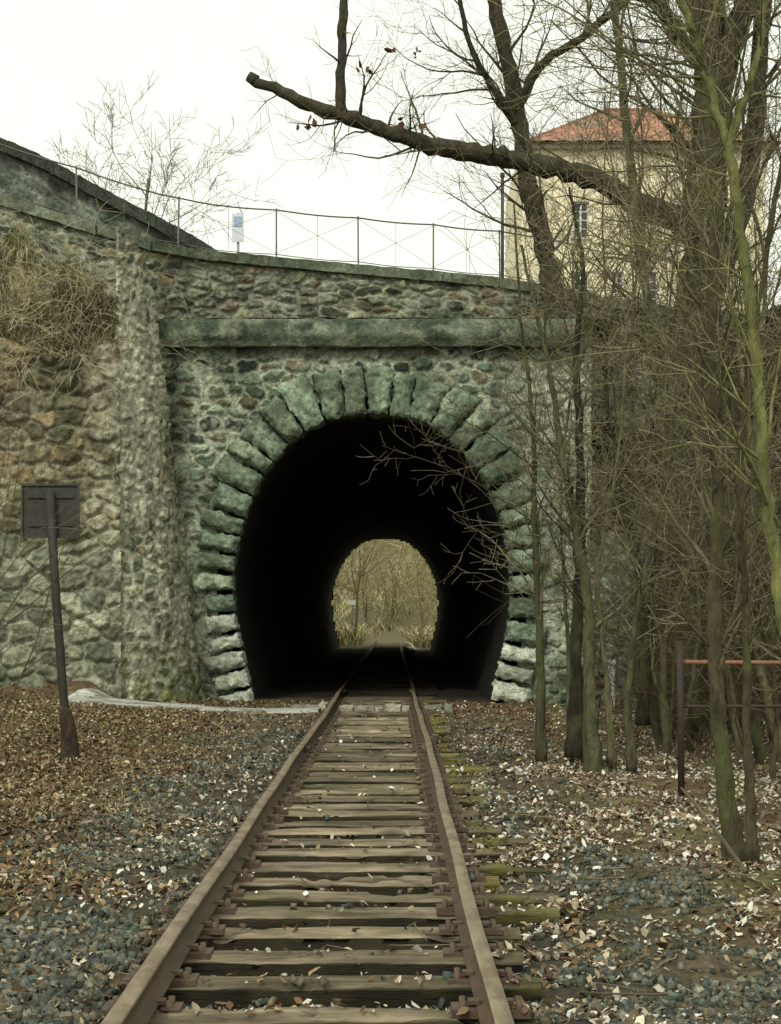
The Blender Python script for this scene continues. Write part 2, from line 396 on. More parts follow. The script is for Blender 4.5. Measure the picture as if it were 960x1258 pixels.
# ---------------------------------------------------------------- parapet wall above
plan=catmull([(-14,30.6,11.3),(-10.5,30.8,10.35),(-7.49,31.0,9.55),(-5.16,31.0,8.82),(-3.97,32.3,8.80),(-1.38,33.2,8.74),(2.62,33.4,8.40),(4.64,33.5,8.02),(9,34.2,7.7),(14,35,7.6)],14)
pl=np.r_[0,np.cumsum(np.linalg.norm(np.diff(plan[:,:2],axis=0),axis=1))]
def pv(s): return np.stack([np.interp(s,pl,plan[:,k]) for k in range(3)],-1)
def pos_up(U,V):
    q=pv(U); v=V/3.0
    q=q.copy(); top=q[...,2]-.2; q[...,2]=top-(1-v)*2.4
    return q
pal_up=[(.14,.165,.105),(.22,.22,.14),(.09,.105,.07),(.23,.185,.11),(.25,.265,.18),(.048,.055,.038)]
stone_sheet('stone_parapet_wall',pos_up,pl[-1],3.0,.026,.44,.23,pal_up,(.28,.30,.215),M_stone,None,seed=30,bulge=.06,mw=.15,smear=.4)
pw=bpy.data.objects['stone_parapet_wall']
acc=Acc(); s=0.; rg=R(12)
while s<pl[-1]-1.2:
    w=rg.uniform(.85,1.3); a=pv(np.array(s+.004)); b=pv(np.array(s+w-.004)); d=b-a; dn=d/np.linalg.norm(d); nr=np.array([dn[1],-dn[0],0]); nr/=np.linalg.norm(nr)
    U,F=unit_box(10,4,3)
    V=a+U[:,0:1]*d+nr*(.12-U[:,1:2]*.55)+np.array([0,0,1])*(-.20+.2*U[:,2:3])
    V=roughen(V,.022,5,5)
    c=np.array([.125,.145,.10])*rg.uniform(.75,1.3)
    acc.add(V,F,c[None]*(.3+1.4*fbm(V[:,0]*4,V[:,1]*4,V[:,2]*4,s=4))[:,None]); s+=w
acc.obj('coping',M_stone,pw)

rx,ry=np.meshgrid(np.linspace(-8,6,60),np.linspace(0,1,40)); 
rr=rx.ravel(); base_y=np.interp(rr,plan[:,0],plan[:,1])+.15; ryy=base_y+(84-base_y)*(ry.ravel()**2)
rz=np.interp(rr,plan[:,0],plan[:,2])-.22
mesh_np('road_embankment',np.stack([rr,ryy,rz],1),grid_faces(60,40),M_ground,np.tile([.12,.12,.10],(rx.size,1)),smooth=True)

rear=catmull([(-13,39,14.2),(-9.18,38,12.45),(-8.04,38,11.95),(-6.5,38,11.12),(-4.9,38,10.3),(-3.6,38,9.5)],8)
rl=np.r_[0,np.cumsum(np.linalg.norm(np.diff(rear[:,:2],axis=0),axis=1))]
def pos_r(U,V):
    q=np.stack([np.interp(U,rl,rear[:,k]) for k in range(3)],-1); q[...,2]=q[...,2]-(3.6-V)-.05; return q
stone_sheet('ramp_wall',pos_r,rl[-1],3.55,.05,.6,.3,[(.12,.145,.115),(.17,.195,.155),(.095,.115,.09)],(.2,.225,.185),M_stone,None,seed=41,bulge=.05)
acc=Acc()
for i in range(len(rear)-1):
    a,b=rear[i],rear[i+1]; d=b-a; U,F=unit_box(4,2,2)
    V=a+U[:,0:1]*d*.985+np.array([0,1,0])*(-.28+U[:,1:2]*.7)+np.array([0,0,1])*(-.10+.30*U[:,2:3]); V=roughen(V,.02,4,i)
    acc.add(V,F,np.array([.045,.05,.04])*(.8+.4*((i*37)%10)/10))
acc.obj('coping',M_stone,bpy.data.objects['ramp_wall'])

# ---------------------------------------------------------------- railing
acc=Acc(); col=np.array([.13,.12,.095])
def at_x(x,h=0.,back=.12):
    return np.array([x,np.interp(x,plan[:,0],plan[:,1])+back,np.interp(x,plan[:,0],plan[:,2])+h])
posts=[-12.5,-10.9,-9.3,-7.7,-6.03,-4.25,-2.37,-.71,.83,2.2,3.7,5.3,7.0]
H=1.0; rg=R(14)
for x in posts:
    tube(acc,[at_x(x,-.02),at_x(x+rg.uniform(-.02,.02),H+.03)],.019,col,6)
for h,r in ((H,.016),(.10,.009)):
    for k in range(len(posts)-1):
        xx=np.linspace(posts[k],posts[k+1],7)
        tube(acc,[at_x(v,h+(-.03*math.sin(PI*i/6))) for i,v in enumerate(xx)],r,col,4)
for k in range(len(posts)-1):
    a,b=posts[k],posts[k+1]; m=(a+b)/2
    tube(acc,[at_x(a,.12),at_x(m,.55),at_x(b,H-.02)],.004,col,4)
    tube(acc,[at_x(a,H-.02),at_x(m,.55),at_x(b,.12)],.004,col,4)
    tube(acc,[at_x(m,.1),at_x(m,H-.03)],.004,col,4)
acc.obj('iron_railing',M_iron)
acc=Acc(); tube(acc,[(2.28,33.9,8.0),(2.28,33.9,10.7)],.035,(.08,.08,.07),8); tube(acc,[(2.28,33.9,8.1),(2.28,33.9,8.5)],.06,(.08,.08,.07),8)
tube(acc,[(2.28,33.9,10.66),(2.28,33.9,10.75)],.05,(.08,.08,.07),8)
acc.obj('metal_pole',M_iron)
sg=empty('street_sign'); acc=Acc()
rbox(acc,(-3.56,36.0,9.80),(-3.30,36.03,10.42),(.62,.68,.72)); rbox(acc,(-3.52,35.985,10.14),(-3.34,35.998,10.36),(.33,.43,.56)); 
acc.obj('plate',M_paint,sg); acc=Acc(); tube(acc,[(-3.43,36.07,8.2),(-3.43,36.07,10.45)],.03,(.3,.3,.3),8); acc.obj('post',M_iron,sg)

# ---------------------------------------------------------------- track
track=empty('railway_track')
g=.752
prf=np.array([(-.062,-.145),(.062,-.145),(.062,-.134),(.012,-.118),(.009,-.045),(.034,-.036),(.036,-.008),(.028,0),(-.028,0),(-.036,-.008),(-.034,-.036),(-.009,-.045),(-.012,-.118),(-.062,-.134)])
def tunnel_shade(y): return 1-.85*sm(y,31.5,35)*sm(-y,-90,-84)  # paints the tunnel's darkness into rail and sleeper colours
for sgn,nm in ((-1,'left_rail'),(1,'right_rail')):
    acc=Acc(); y=-10.
    while y<106:
        y1=min(y+ (14.95),106); st=np.arange(y,y1,.25)
        st=np.r_[st,y1]
        wob=.010*np.sin(st*.35+sgn)+.005*np.sin(st*1.3); wz=.007*np.sin(st*.5+sgn*2)
        V=np.zeros((len(st),14,3)); V[:,:,0]=TX+sgn*g+prf[None,:,0]+wob[:,None]; V[:,:,2]=prf[None,:,1]+wz[:,None]; V[:,:,1]=st[:,None]
        k=14; i=np.arange(len(st)-1)[:,None]*k; j=np.arange(k)[None,:]; j2=(j+1)%k
        F=np.stack([i+j,i+j2,i+k+j2,i+k+j],2).reshape(-1,4)
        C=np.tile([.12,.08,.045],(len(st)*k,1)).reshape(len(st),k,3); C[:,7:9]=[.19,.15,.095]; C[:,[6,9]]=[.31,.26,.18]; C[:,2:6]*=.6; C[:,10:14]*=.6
        C=C*tunnel_shade(st)[:,None,None]
        acc.add(V.reshape(-1,3),F,C.reshape(-1,3)); y=y1+.01
    for yj in (4.955,19.915,34.9):
        for side in (-1,1):
            rbox(acc,(TX+sgn*g+side*.030-.012,yj-.32,-.112),(TX+sgn*g+side*.030+.012,yj+.32,-.045),(.10,.07,.05))
            for q in (-.24,-.09,.09,.24):
                tube(acc,[(TX+sgn*g+side*.04,yj+q,-.078),(TX+sgn*g+side*.07,yj+q,-.078)],.017,(.09,.06,.045),6)
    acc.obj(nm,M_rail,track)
acc=Acc(); acp=Acc(); rg=R(33); y=4.1; sleepers=[]
while y<100:
    w=.205+rg.uniform(-.035,.02); yy=y+rg.uniform(-.05,.05); L0=1.05+rg.uniform(-.06,.1); L1=1.18+rg.uniform(-.25,.28)
    zt=-.158+rg.uniform(-.02,.006)
    near=y<33
    U,F=unit_box(*((60,8,4) if near else (6,2,1)))
    lo=np.array([TX-L0,yy-w/2,zt-.15]); hi=np.array([TX+L1,yy+w/2,zt])
    V=lo+U*(hi-lo)
    C0=1.
    if near:
        tp=(U[:,2]>.9)
        gr=fbm(V[:,0]*1.5,V[:,1]*26,s=int(y*10),o=3)-.5
        V[:,2]+=gr*.035*tp
        ed=sm(np.abs(U[:,1]*2-1),.55,1)*tp; V[:,2]-=ed*.03*(.3+1.4*fbm(V[:,0]*3,V[:,1]*3,s=5))
        V[:,1]+=(fbm(V[:,0]*1.2,V[:,2]*2,s=int(y*7))-.5)*.08
        hollow=sm(fbm(V[:,0]*2.2,V[:,1]*5,s=int(y*3)+1),.60,.70)*tp; V[:,2]-=hollow*.035
        C0=(1-.6*hollow)[:,None]
    sk=rg.uniform(-.04,.04); V[:,1]+=(V[:,0]-TX)*sk
    c=np.array([.22,.185,.125])*rg.uniform(.55,1.3)
    C=c[None]*(.2+1.6*fbm(V[:,0]*1.6,V[:,1]*28,s=int(y*10),o=3))[:,None]*C0
    C=C*np.where(U[:,2:3]<.9,.16,1.)*tunnel_shade(V[:,1])[:,None]  # side faces darkened to paint the shadow in the gaps between sleepers
    if near:
        out=sm(V[:,0]-TX,.82,.95)*sm(fbm(V[:,0]*4,V[:,1]*6,s=71),.40,.58)*(U[:,2]>.6)*rg.uniform(.3,1)
        C=C*(1-.35*sm(V[:,0]-TX,.8,.9)[:,None])
        C=mixc(C,(.17,.165,.03),out*.8)
        C=mixc(C,(.085,.085,.035),sm(fbm(V[:,0]*2.5,V[:,1]*5,s=72),.56,.68)*.4*(U[:,2]>.6))
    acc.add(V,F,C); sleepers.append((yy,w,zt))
    if near:
        for sgn in (-1,1):
            cx=TX+sgn*g
            rbox(acp,(cx-.17,yy-.075,zt-.02),(cx+.17,yy+.075,-.1475),(.09,.06,.04))
            for dx in (-.12,.12):
                for dy in (-.04,.04):
                    tube(acp,[(cx+dx,yy+dy,-.15),(cx+dx,yy+dy,-.115)],.016,(.10,.07,.045),6)
                rbox(acp,(cx+dx*.62-.025,yy-.03,-.135),(cx+dx*.62+.025,yy+.03,-.118),(.10,.07,.045))
    y+=.59
acc.obj('wooden_sleepers',M_wood,track); acp.obj('rail_chairs',M_iron,track)
acc=Acc(); rg=R(3)
for x0,x1 in ((TX-.66,TX+.66),(TX-1.5,TX-.86),(TX+.86,TX+1.4)):
    x=x0
    while x<x1-.1:
        w=min(rg.uniform(.15,.4),x1-x); y0=29.0+rg.uniform(-.2,.2)
        rbox(acc,(x+.01,y0,-.32),(x+w-.01,y0+.7,-.06+rg.uniform(-.05,.01)),np.array([.42,.40,.32])*rg.uniform(.4,1.3),(6,5,4),.05,7,.08,seed=int(x*30)); x+=w
acc.obj('crossing_stones',M_stone)

# ---------------------------------------------------------------- scatter
def topz(x,y):
    z=ground_z(x,y)
    sy=np.array([s[0] for s in sleepers]); k=np.clip(np.searchsorted(sy,y),1,len(sy)-1)
    near=np.where(np.abs(sy[k]-y)<np.abs(sy[k-1]-y),k,k-1)
    on=(np.abs(sy[near]-y)<.11)&(x-TX<1.2)&(TX-x<1.0)
    return np.where(on,np.maximum(z,-.158),z), on
def area(n,rg,y0,y1,pad=1.2,power=1.0):
    y=y0+(y1-y0)*rg.rand(n)**power; x=(rg.rand(n)*2-1)*(.245*y+pad); return x,y
def on_rail(x): return (np.abs(np.abs(x-TX)-g)<.075)
rg=R(50); x,y=area(130000,rg,5.0,27,.4,1.3)
dtr=np.abs(x-TX)
dens=sm(-dtr,-2.8,-1.5)*.6*np.where(x<TX,1.1,.6)
dens=np.maximum(dens, sm(-np.abs(x-1.55-(y-9)*.03),-.60,-.15)*sm(-y,-14,-10)*.9)
dens=dens*(.12+1.1*sm(fbm(x*1.3,y*1.3,s=61),.36,.54))
dens=np.where(dtr<.7,dens*.5,dens)
k=(rg.rand(len(x))<dens)&~on_rail(x); x=x[k];y=y[k]
z,on=topz(x,y); k=~on|(rg.rand(len(x))<.03); x,y,z=x[k],y[k],z[k]
def rotm(n,rg):
    q=rg.normal(size=(n,4)); q/=np.linalg.norm(q,axis=1,keepdims=True); a,b,c,d=q.T
    return np.stack([np.stack([1-2*(c*c+d*d),2*(b*c-a*d),2*(b*d+a*c)],1),np.stack([2*(b*c+a*d),1-2*(b*b+d*d),2*(c*d-a*b)],1),np.stack([2*(b*d-a*c),2*(c*d+a*b),1-2*(b*b+c*c)],1)],1)
n=len(x); cube=np.array([[a,b,c] for a in (-1,1) for b in (-1,1) for c in (-1,1)],float)
V=cube[None]*(.35+.8*rg.rand(n,8,3)); V=V*(.35+.8*rg.rand(n,1,3)); V=np.einsum('nij,nkj->nki',rotm(n,rg),V)
sz=.012+.021*rg.rand(n)**1.6; V=V*sz[:,None,None]; V[:,:,0]+=x[:,None];V[:,:,1]+=y[:,None];V[:,:,2]+=(z+sz*.25)[:,None]
cf=np.array([[0,1,3,2],[4,6,7,5],[0,4,5,1],[2,3,7,6],[0,2,6,4],[1,5,7,3]])
F=(cf[None]+np.arange(n)[:,None,None]*8).reshape(-1,4)
pal=np.array([(.10,.108,.088),(.14,.148,.118),(.065,.072,.06),(.21,.20,.15),(.14,.12,.075),(.09,.112,.092)])
C=pal[rg.randint(0,6,n)]*rg.uniform(.5,1.35,(n,1)); C=np.repeat(C,8,0)
mesh_np('track_ballast',V.reshape(-1,3),F,M_rock,C)

def leafmesh(name,x,y,z,size,C,rg,tilt=.45,parent=None):
    n=len(x); L=size; W=size*rg.uniform(.3,.8,n); H=size*rg.uniform(-.5,.6,n)
    B=np.zeros((n,6,3)); B[:,0,0]=-L; B[:,3,0]=L
    B[:,1]=np.stack([-.45*L,W,H],1);B[:,2]=np.stack([.4*L,W*.85,H*1.2],1);B[:,4]=np.stack([.4*L,-W*.85,H*1.1],1);B[:,5]=np.stack([-.45*L,-W,H*.8],1)
    B=B+rg.normal(0,.13,B.shape)*L[:,None,None]
    B[:,3,2]+=H*.8
    rx=rg.normal(0,tilt,n); ry=rg.normal(0,tilt,n); rz=rg.uniform(0,2*PI,n)
    c,s=np.cos(rx)[:,None],np.sin(rx)[:,None]; yv=B[:,:,1]*c-B[:,:,2]*s; zv=B[:,:,1]*s+B[:,:,2]*c; B[:,:,1]=yv;B[:,:,2]=zv
    c,s=np.cos(ry)[:,None],np.sin(ry)[:,None]; xv=B[:,:,0]*c+B[:,:,2]*s; zv=-B[:,:,0]*s+B[:,:,2]*c; B[:,:,0]=xv;B[:,:,2]=zv
    c,s=np.cos(rz)[:,None],np.sin(rz)[:,None]; xv=B[:,:,0]*c-B[:,:,1]*s; yv=B[:,:,0]*s+B[:,:,1]*c
    B[:,:,0]=xv+x[:,None];B[:,:,1]=yv+y[:,None]; B[:,:,2]+= (z-np.minimum(B[:,:,2].min(1),0)*.6)[:,None]
    F=(np.array([[0,3,2,1],[0,5,4,3]])[None]+np.arange(n)[:,None,None]*6).reshape(-1,4)
    return mesh_np(name,B.reshape(-1,3),F,M_leaf,np.repeat(C,6,0),parent)
rg=R(60); x,y=area(250000,rg,5.0,31.8,.8,1.15)
right=x>TX+g; left=x<TX-g; mid=~right&~left
dens=np.zeros(len(x)); nz=fbm(x*1.2,y*1.2,s=63)
dens[right]=(.22+.8*sm(nz,.38,.58))[right]
dens=np.where(right&(np.abs(x-1.55-(y-9)*.03)<.42)&(y<13),dens*.3,dens)
dens=np.where(left,.16+.45*sm(-x,2.0,3.2)+.40*sm(nz,.45,.6),dens)
dens=np.where(mid,.30+.5*sm(nz,.4,.6),dens)
k=(rg.rand(len(x))<dens)&~on_rail(x); x,y=x[k],y[k]
z,on=topz(x,y); k=~on|(rg.rand(len(x))<np.where(x>.45,.30,.07)); x,y,z=x[k],y[k],z[k]
k=ground_z(x,y,False)<.6; x,y,z=x[k],y[k],z[k]
k=~((x<-1.3)&(x>-6)&(y>27.9)&(y<29.6)&(rg.rand(len(x))<.93)); x,y,z=x[k],y[k],z[k]
n=len(x)
palr=np.array([(.52,.45,.33),(.38,.29,.17),(.74,.72,.63),(.22,.145,.08),(.60,.55,.43),(.12,.08,.045)])
pall=np.array([(.16,.10,.045),(.23,.15,.07),(.08,.05,.028),(.31,.23,.12),(.12,.075,.04),(.46,.40,.27)])
pb=np.clip(sm(x,-2.6,-1.2)*(1-.7*sm(y,18,27)),0,1)*np.where(x>TX,1,.75); isl=rg.rand(n)>pb*.85+.04
pi=np.clip((rg.rand(n)*6).astype(int),0,5)
C=np.where(isl[:,None],pall[pi],palr[pi])*rg.uniform(.45,1.15,(n,1))*(.65+.7*fbm(x*.9,y*.9,s=88))[:,None]
leafmesh('fallen_leaves',x,y,z+.006,.010+.026*rg.rand(n)**1.6,C,rg)

# fallen twigs on the ground
rg=R(62); acc=Acc()
for i in range(420):
    y=6+23*rg.rand()**1.1; x=(rg.rand()*2-1)*(.245*y+.3)
    if abs(x-TX)<1.0 and rg.rand()<.6: continue
    a=rg.uniform(0,PI); l=rg.uniform(.08,.45); m=5; t=np.linspace(-.5,.5,m)
    xx=x+np.cos(a)*l*t+rg.normal(0,.012,m); yy=y+np.sin(a)*l*t+rg.normal(0,.012,m); zz=topz(xx,yy)[0]+.02
    zz=zz.max()*.6+zz*.4
    tube(acc,np.stack([xx,yy,zz],1),rg.uniform(.002,.006),np.array([.14,.11,.07])*rg.uniform(.4,1.6),4)
tube(acc,[(2.35,10.6,-.2),(2.22,10.9,.02),(2.10,11.2,.22),(2.02,11.4,.33)],[.018,.016,.013,.01],(.10,.085,.05),6)
acc.obj('fallen_twigs',M_twig)

rg=R(61); n=26000; x=rg.uniform(4.2,9.5,n); y=rg.uniform(22,36,n); z=ground_z(x,y,False); k=z>.1; x,y,z=x[k],y[k],z[k]; n=len(x)
leafmesh('bank_leaf_litter',x,y,z+.02,rg.uniform(.03,.06,n),np.array([(.08,.045,.025),(.12,.07,.04),(.04,.028,.016),(.16,.11,.07)])[rg.randint(0,4,n)]*rg.uniform(.5,1.1,(n,1)),rg,.6)

def blades(name,x,y,z,h,C,rg,lean=.5,w=.006,droop=.5,dirv=None,parent=None):
    n=len(x); a=rg.uniform(0,2*PI,n); l=rg.uniform(.1,1,n)*lean
    dx,dy=np.cos(a)*l,np.sin(a)*l
    if dirv is not None: dx=dx+dirv[0]; dy=dy+dirv[1]
    P=[]
    for t in (0,.35,.7,1.):
        zz=h*(t-droop*t*t); xx=h*dx*t; yy=h*dy*t
        P.append(np.stack([x+xx,y+yy,z+zz],1))
    b=rg.uniform(0,PI,n); px=np.stack([np.cos(b)*w,np.sin(b)*w*.4,np.zeros(n)],1)
    V=np.zeros((n,8,3))
    for i,(p,ww) in enumerate(zip(P,(1,.9,.6,.15))): V[:,2*i]=p-px*ww; V[:,2*i+1]=p+px*ww
    F=(np.array([[0,1,3,2],[2,3,5,4],[4,5,7,6]])[None]+np.arange(n)[:,None,None]*8).reshape(-1,4)
    return mesh_np(name,V.reshape(-1,3),F,M_grass,np.repeat(C,8,0),parent)
bx,by=np.meshgrid(np.linspace(-11.5,-5.0,150),np.linspace(0,1,50)); 
bxr=bx.ravel(); t=by.ravel()
def bank(bxr,t):
    lim=sm(-bxr,5.0,5.9)
    yb=30.25+t*.9; zb=6.1+.25*np.sin(bxr*2.3)+1.9*t**.8*(.62+.38*lim)+.40*np.clip(-bxr-5.2,0,7)*t*.75+(fbm(bxr*1.7,t*2.5,s=90)-.5)*.9
    yb=yb-(fbm(bxr*1.5,t*2.2,s=91)-.32)*1.5*lim*(np.sin(np.clip(t,0,1)*PI)*.8+.2)
    return yb,zb
yb,zb=bank(bxr,t)
bc=mixc(np.tile(np.array([.10,.09,.04]),(len(bxr),1)),(.26,.22,.12),sm(fbm(bxr*3,t*5,s=17),.45,.62))
mesh_np('overgrown_bank',np.stack([bxr,yb,zb],1),grid_faces(150,50),M_ground,bc,smooth=True)
rg=R(70); n=20000; x=rg.uniform(-10.5,-5.1,n); t=rg.rand(n)**.9; cl=sm(fbm(x*1.6,t*3.2,s=5),.36,.62); k=rg.rand(n)<.12+cl; x,t,cl=x[k],t[k],cl[k]; n=len(x); yb,zb=bank(x,t)
pg=np.array([(.58,.54,.34),(.38,.34,.18),(.68,.65,.47),(.17,.16,.07),(.24,.25,.10)])
tone=.55+.85*fbm(x*1.3,t*2,s=55)
sw=(fbm(x*1.1,t*2,s=56)-.5)*2.4
blades('dry_grass',x,yb,zb,rg.uniform(.12,.6,n)*(.3+.9*cl),pg[rg.randint(0,5,n)]*(rg.uniform(.45,1.2,n)*tone)[:,None],rg,.9,.006,rg.uniform(.3,1.5,n),(sw,-.5))
rg=R(71); n=12000; x=rg.uniform(-8,-2.0,n); y=rg.uniform(9,27.7,n); k=fbm(x*1.1,y*1.1,s=8)>.48; x,y=x[k],y[k]; n=len(x)
blades('verge_grass',x,y,ground_z(x,y),rg.uniform(.04,.17,n),np.array([(.30,.25,.12),(.38,.32,.18),(.15,.155,.05)])[rg.randint(0,3,n)],rg,.9,.004,.7)
rg=R(72); n=5000; x=rg.uniform(-5,4,n); y=rg.choice([0,1],n)*1.2+31.9+rg.uniform(0,.4,n)
blades('ledge_grass',x,y,np.full(n,7.34),rg.uniform(.05,.2,n),np.array([(.2,.19,.09),(.1,.11,.04),(.28,.24,.14)])[rg.randint(0,3,n)],rg,.7,.006,.5)
rg=R(73); n=9000; x=rg.uniform(.45,1.35,n); y=5+14*rg.rand(n)**1.3; k=(fbm(x*2.2,y*2.2,s=12)>.55); x,y=x[k],y[k]; n=len(x)
z,on=topz(x,y); blades('moss',x,y,z,rg.uniform(.012,.03,n),np.array([(.17,.16,.03),(.12,.12,.03),(.22,.19,.05)])[rg.randint(0,3,n)],rg,1.0,.006,.4)

# ---------------------------------------------------------------- trees
UP=np.array([0,0,1.])
def rot_dir(d,ang,rg):
    v=rg.normal(size=3); v-=v.dot(d)*d; v/=np.linalg.norm(v)+1e-9
    return d*math.cos(ang)+v*math.sin(ang)
def grow(out,p,d,L,r,lvl,mx,rg,wig=.12,trop=.04,kids=(5,4,3,2),ang=(.5,1.1),rmin=.003,fr=(.35,.7)):
    n=max(3,min(9,int(L/.25)+2)); pts=[p.copy()]; ds=[d]
    for i in range(n):
        d=d+rg.normal(0,wig,3)+UP*trop; d=d/np.linalg.norm(d); p=p+d*L/n; pts.append(p); ds.append(d)
    tt=np.linspace(0,1,n+1); rad=np.maximum(r*(1-.8*tt),rmin)
    out.append((np.array(pts),rad,lvl))
    if lvl<mx:
        for _ in range(kids[min(lvl,len(kids)-1)]):
            k=rg.randint(max(1,n//4),n+1)
            grow(out,pts[k],rot_dir(ds[k],rg.uniform(*ang),rg),L*rg.uniform(*fr),max(rad[k]*.6,rmin),lvl+1,mx,rg,wig,trop,kids,ang,rmin,fr)
def spawn(out,pts,rad,n,t0,t1,L,rg,mx=3,ang=(.5,1.2),bias=None,rf=.45,lvl=1,**kw):
    m=len(pts)
    for _ in range(n):
        k=int(rg.uniform(t0,t1)*(m-1)); k=min(max(k,1),m-2)
        d=pts[k+1]-pts[k]; d/=np.linalg.norm(d)+1e-9
        dd=rot_dir(d,rg.uniform(*ang),rg)
        if bias is not None: dd=dd+np.array(bias); dd/=np.linalg.norm(dd)
        grow(out,pts[k],dd,L*rg.uniform(.5,1.2),min(rad[k]*rf,.010+L*.010),lvl,mx,rg,**kw)
def tree_obj(name,out,mat,c0,c1,rg,big=8):
    acc=Acc()
    for pts,rad,lvl in out:
        s=big if rad[0]>.05 else (5 if rad[0]>.015 else 3)
        t=min(lvl/3,1); c=(np.array(c0)*(1-t)+np.array(c1)*t)*rg.uniform(.6,1.4)
        tube(acc,pts,rad,c,s,cap=(s in(4,6,8)))
    return acc.obj(name,mat,smooth=True)
def P(px,py,d):   # survey note -> world metres (photogrammetric reading at distance d)
    return np.array([(px-483)*d/2000., d, 1.54-(py-756)*d/2000.])
def main(way,r0,r1,out,n=8,wob=0.,rg=None,flare=0.):
    pts=catmull(way,n); m=len(pts); t=np.linspace(0,1,m); rad=r0+(r1-r0)*t
    if flare: rad=rad*(1+flare*np.exp(-t*m/5.))
    if wob and rg is not None: pts=pts+rg.normal(0,wob,pts.shape); rad=rad*(1+rg.normal(0,.07,m))
    out.append((pts,rad,0)); return pts,rad

# big old tree with the broken bough
rg=R(101); out=[]
tr,rr_=main([(5.0,27.6,.2),(5.05,27.5,2.2),(5.0,27.4,4.5),(5.15,27.3,6.7),(5.2,27,8.4),(5.3,27,10.2),(5.2,27,11.4),(4.9,27,13.2),(4.7,27,16)],.46,.24,out,8,.02,rg,.35)
f1,fr1=main([(5.25,27,9.6),(5.6,26.8,11),(6.1,26.6,12.5),(6.4,26.5,15)],.24,.12,out,6,.01,rg)
f2,fr2=main([(5.1,27.2,6.4),(5.7,27,8),(6.0,27,9.6),(6.2,27,12),(6.9,27,14.5)],.22,.1,out,6,.01,rg)
f3,fr3=main([(5.15,27,10.6),(4.6,26.8,11.3),(4.0,26.6,12.1),(3.2,26.4,13)],.14,.07,out,6,.01,rg)
bg,br=main([(5.1,27,7.75),(4.6,26.7,8.05),(4.0,26.5,8.25),(3.1,26.2,8.6),(2.05,26,8.78),(1.35,25.9,8.9),(.6,25.8,9.0),(-.18,25.7,9.2),(-.8,25.6,9.4),(-1.42,25.6,9.62),(-2.22,25.6,9.98)],.22,.085,out,7,.016,rg)
main([(1.6,25.95,8.80),(1.2,25.9,8.86),(.75,25.82,8.90)],.11,.10,out,5,.012,rg)
main([(-2.15,25.6,9.94),(-2.27,25.6,10.02)],.10,.085,out,2)
v1,vr=main([(-.80,25.6,9.38),(-.84,25.6,9.9),(-.80,25.6,10.3),(-.80,25.6,10.8),(-.74,25.6,11.4),(-.72,25.6,12.2)],.085,.06,out,5,.008,rg)
spawn(out,bg,br,24,.15,.9,1.4,rg,3,(.6,1.3),(0,0,.35),.22,1,wig=.16,trop=.06,kids=(4,4,3))
spawn(out,bg,br,10,.5,.97,.8,rg,2,(.9,1.5),(0,0,-.4),.15,1,wig=.2,trop=-.04,kids=(3,3,2))
spawn(out,v1,vr,5,.2,.95,1.2,rg,2,(.5,1.1),None,.3,1,wig=.15,kids=(4,3,2))
spawn(out,tr,rr_,40,.25,1,3.2,rg,4,(.6,1.3),(-.15,-.15,0),.28,1,wig=.14,trop=.02,kids=(5,4,4,3))
for a,b in ((f1,fr1),(f2,fr2),(f3,fr3)): spawn(out,a,b,14,.1,1,2.6,rg,4,(.5,1.1),(-.2,-.1,0),.35,1,wig=.14,trop=.02,kids=(5,4,3,3))
T=tree_obj('old_broken_tree',out,M_darkbark,(.06,.052,.034),(.12,.105,.055),rg)
rg=R(5); lp=[]
for (a,b) in [(370,155),(376,158),(445,85),(452,92),(510,70),(514,66),(497,152),(515,160),(540,185),(385,150),(480,60)]:
    for _ in range(2): lp.append(P(a+rg.uniform(-5,5),b+rg.uniform(-5,5),25.5))
lp=np.array(lp); leafmesh('clinging_leaves',lp[:,0],lp[:,1],lp[:,2],rg.uniform(.04,.085,len(lp)),np.tile([.13,.06,.04],(len(lp),1)),rg,1.0,T)

rg=R(102); out=[]
a,b=main([(3.30,32.9,7.2),(3.25,32.9,7.9),(3.02,32.8,9.1),(2.73,32.7,10.2),(2.45,32.5,11.8),(2.12,32.3,13.2),(1.8,32.1,14.8)],.235,.13,out,7,.012,rg,.3)
c_,d_=main([(2.45,32.5,11.6),(2.9,32.2,12.4),(3.7,32,12.9),(4.6,31.8,13.6),(5.3,31.6,14.4)],.11,.05,out,6,.01,rg)
e_,g_=main([(2.5,32.5,11.3),(2.0,32.2,11.9),(1.5,32,12.8),(1.2,31.8,14.2)],.09,.04,out,6,.01,rg)
spawn(out,a,b,20,.25,1,2.8,rg,4,(.5,1.2),None,.25,1,wig=.14,kids=(5,4,3,3))
spawn(out,c_,d_,12,.1,1,2.2,rg,4,(.5,1.2),None,.4,1,wig=.14,kids=(4,4,3,2)); spawn(out,e_,g_,12,.1,1,1.8,rg,4,(.5,1.2),None,.4,1,wig=.14,kids=(4,4,3,2))
tree_obj('bare_tree',out,M_darkbark,(.06,.053,.036),(.12,.10,.06),rg)

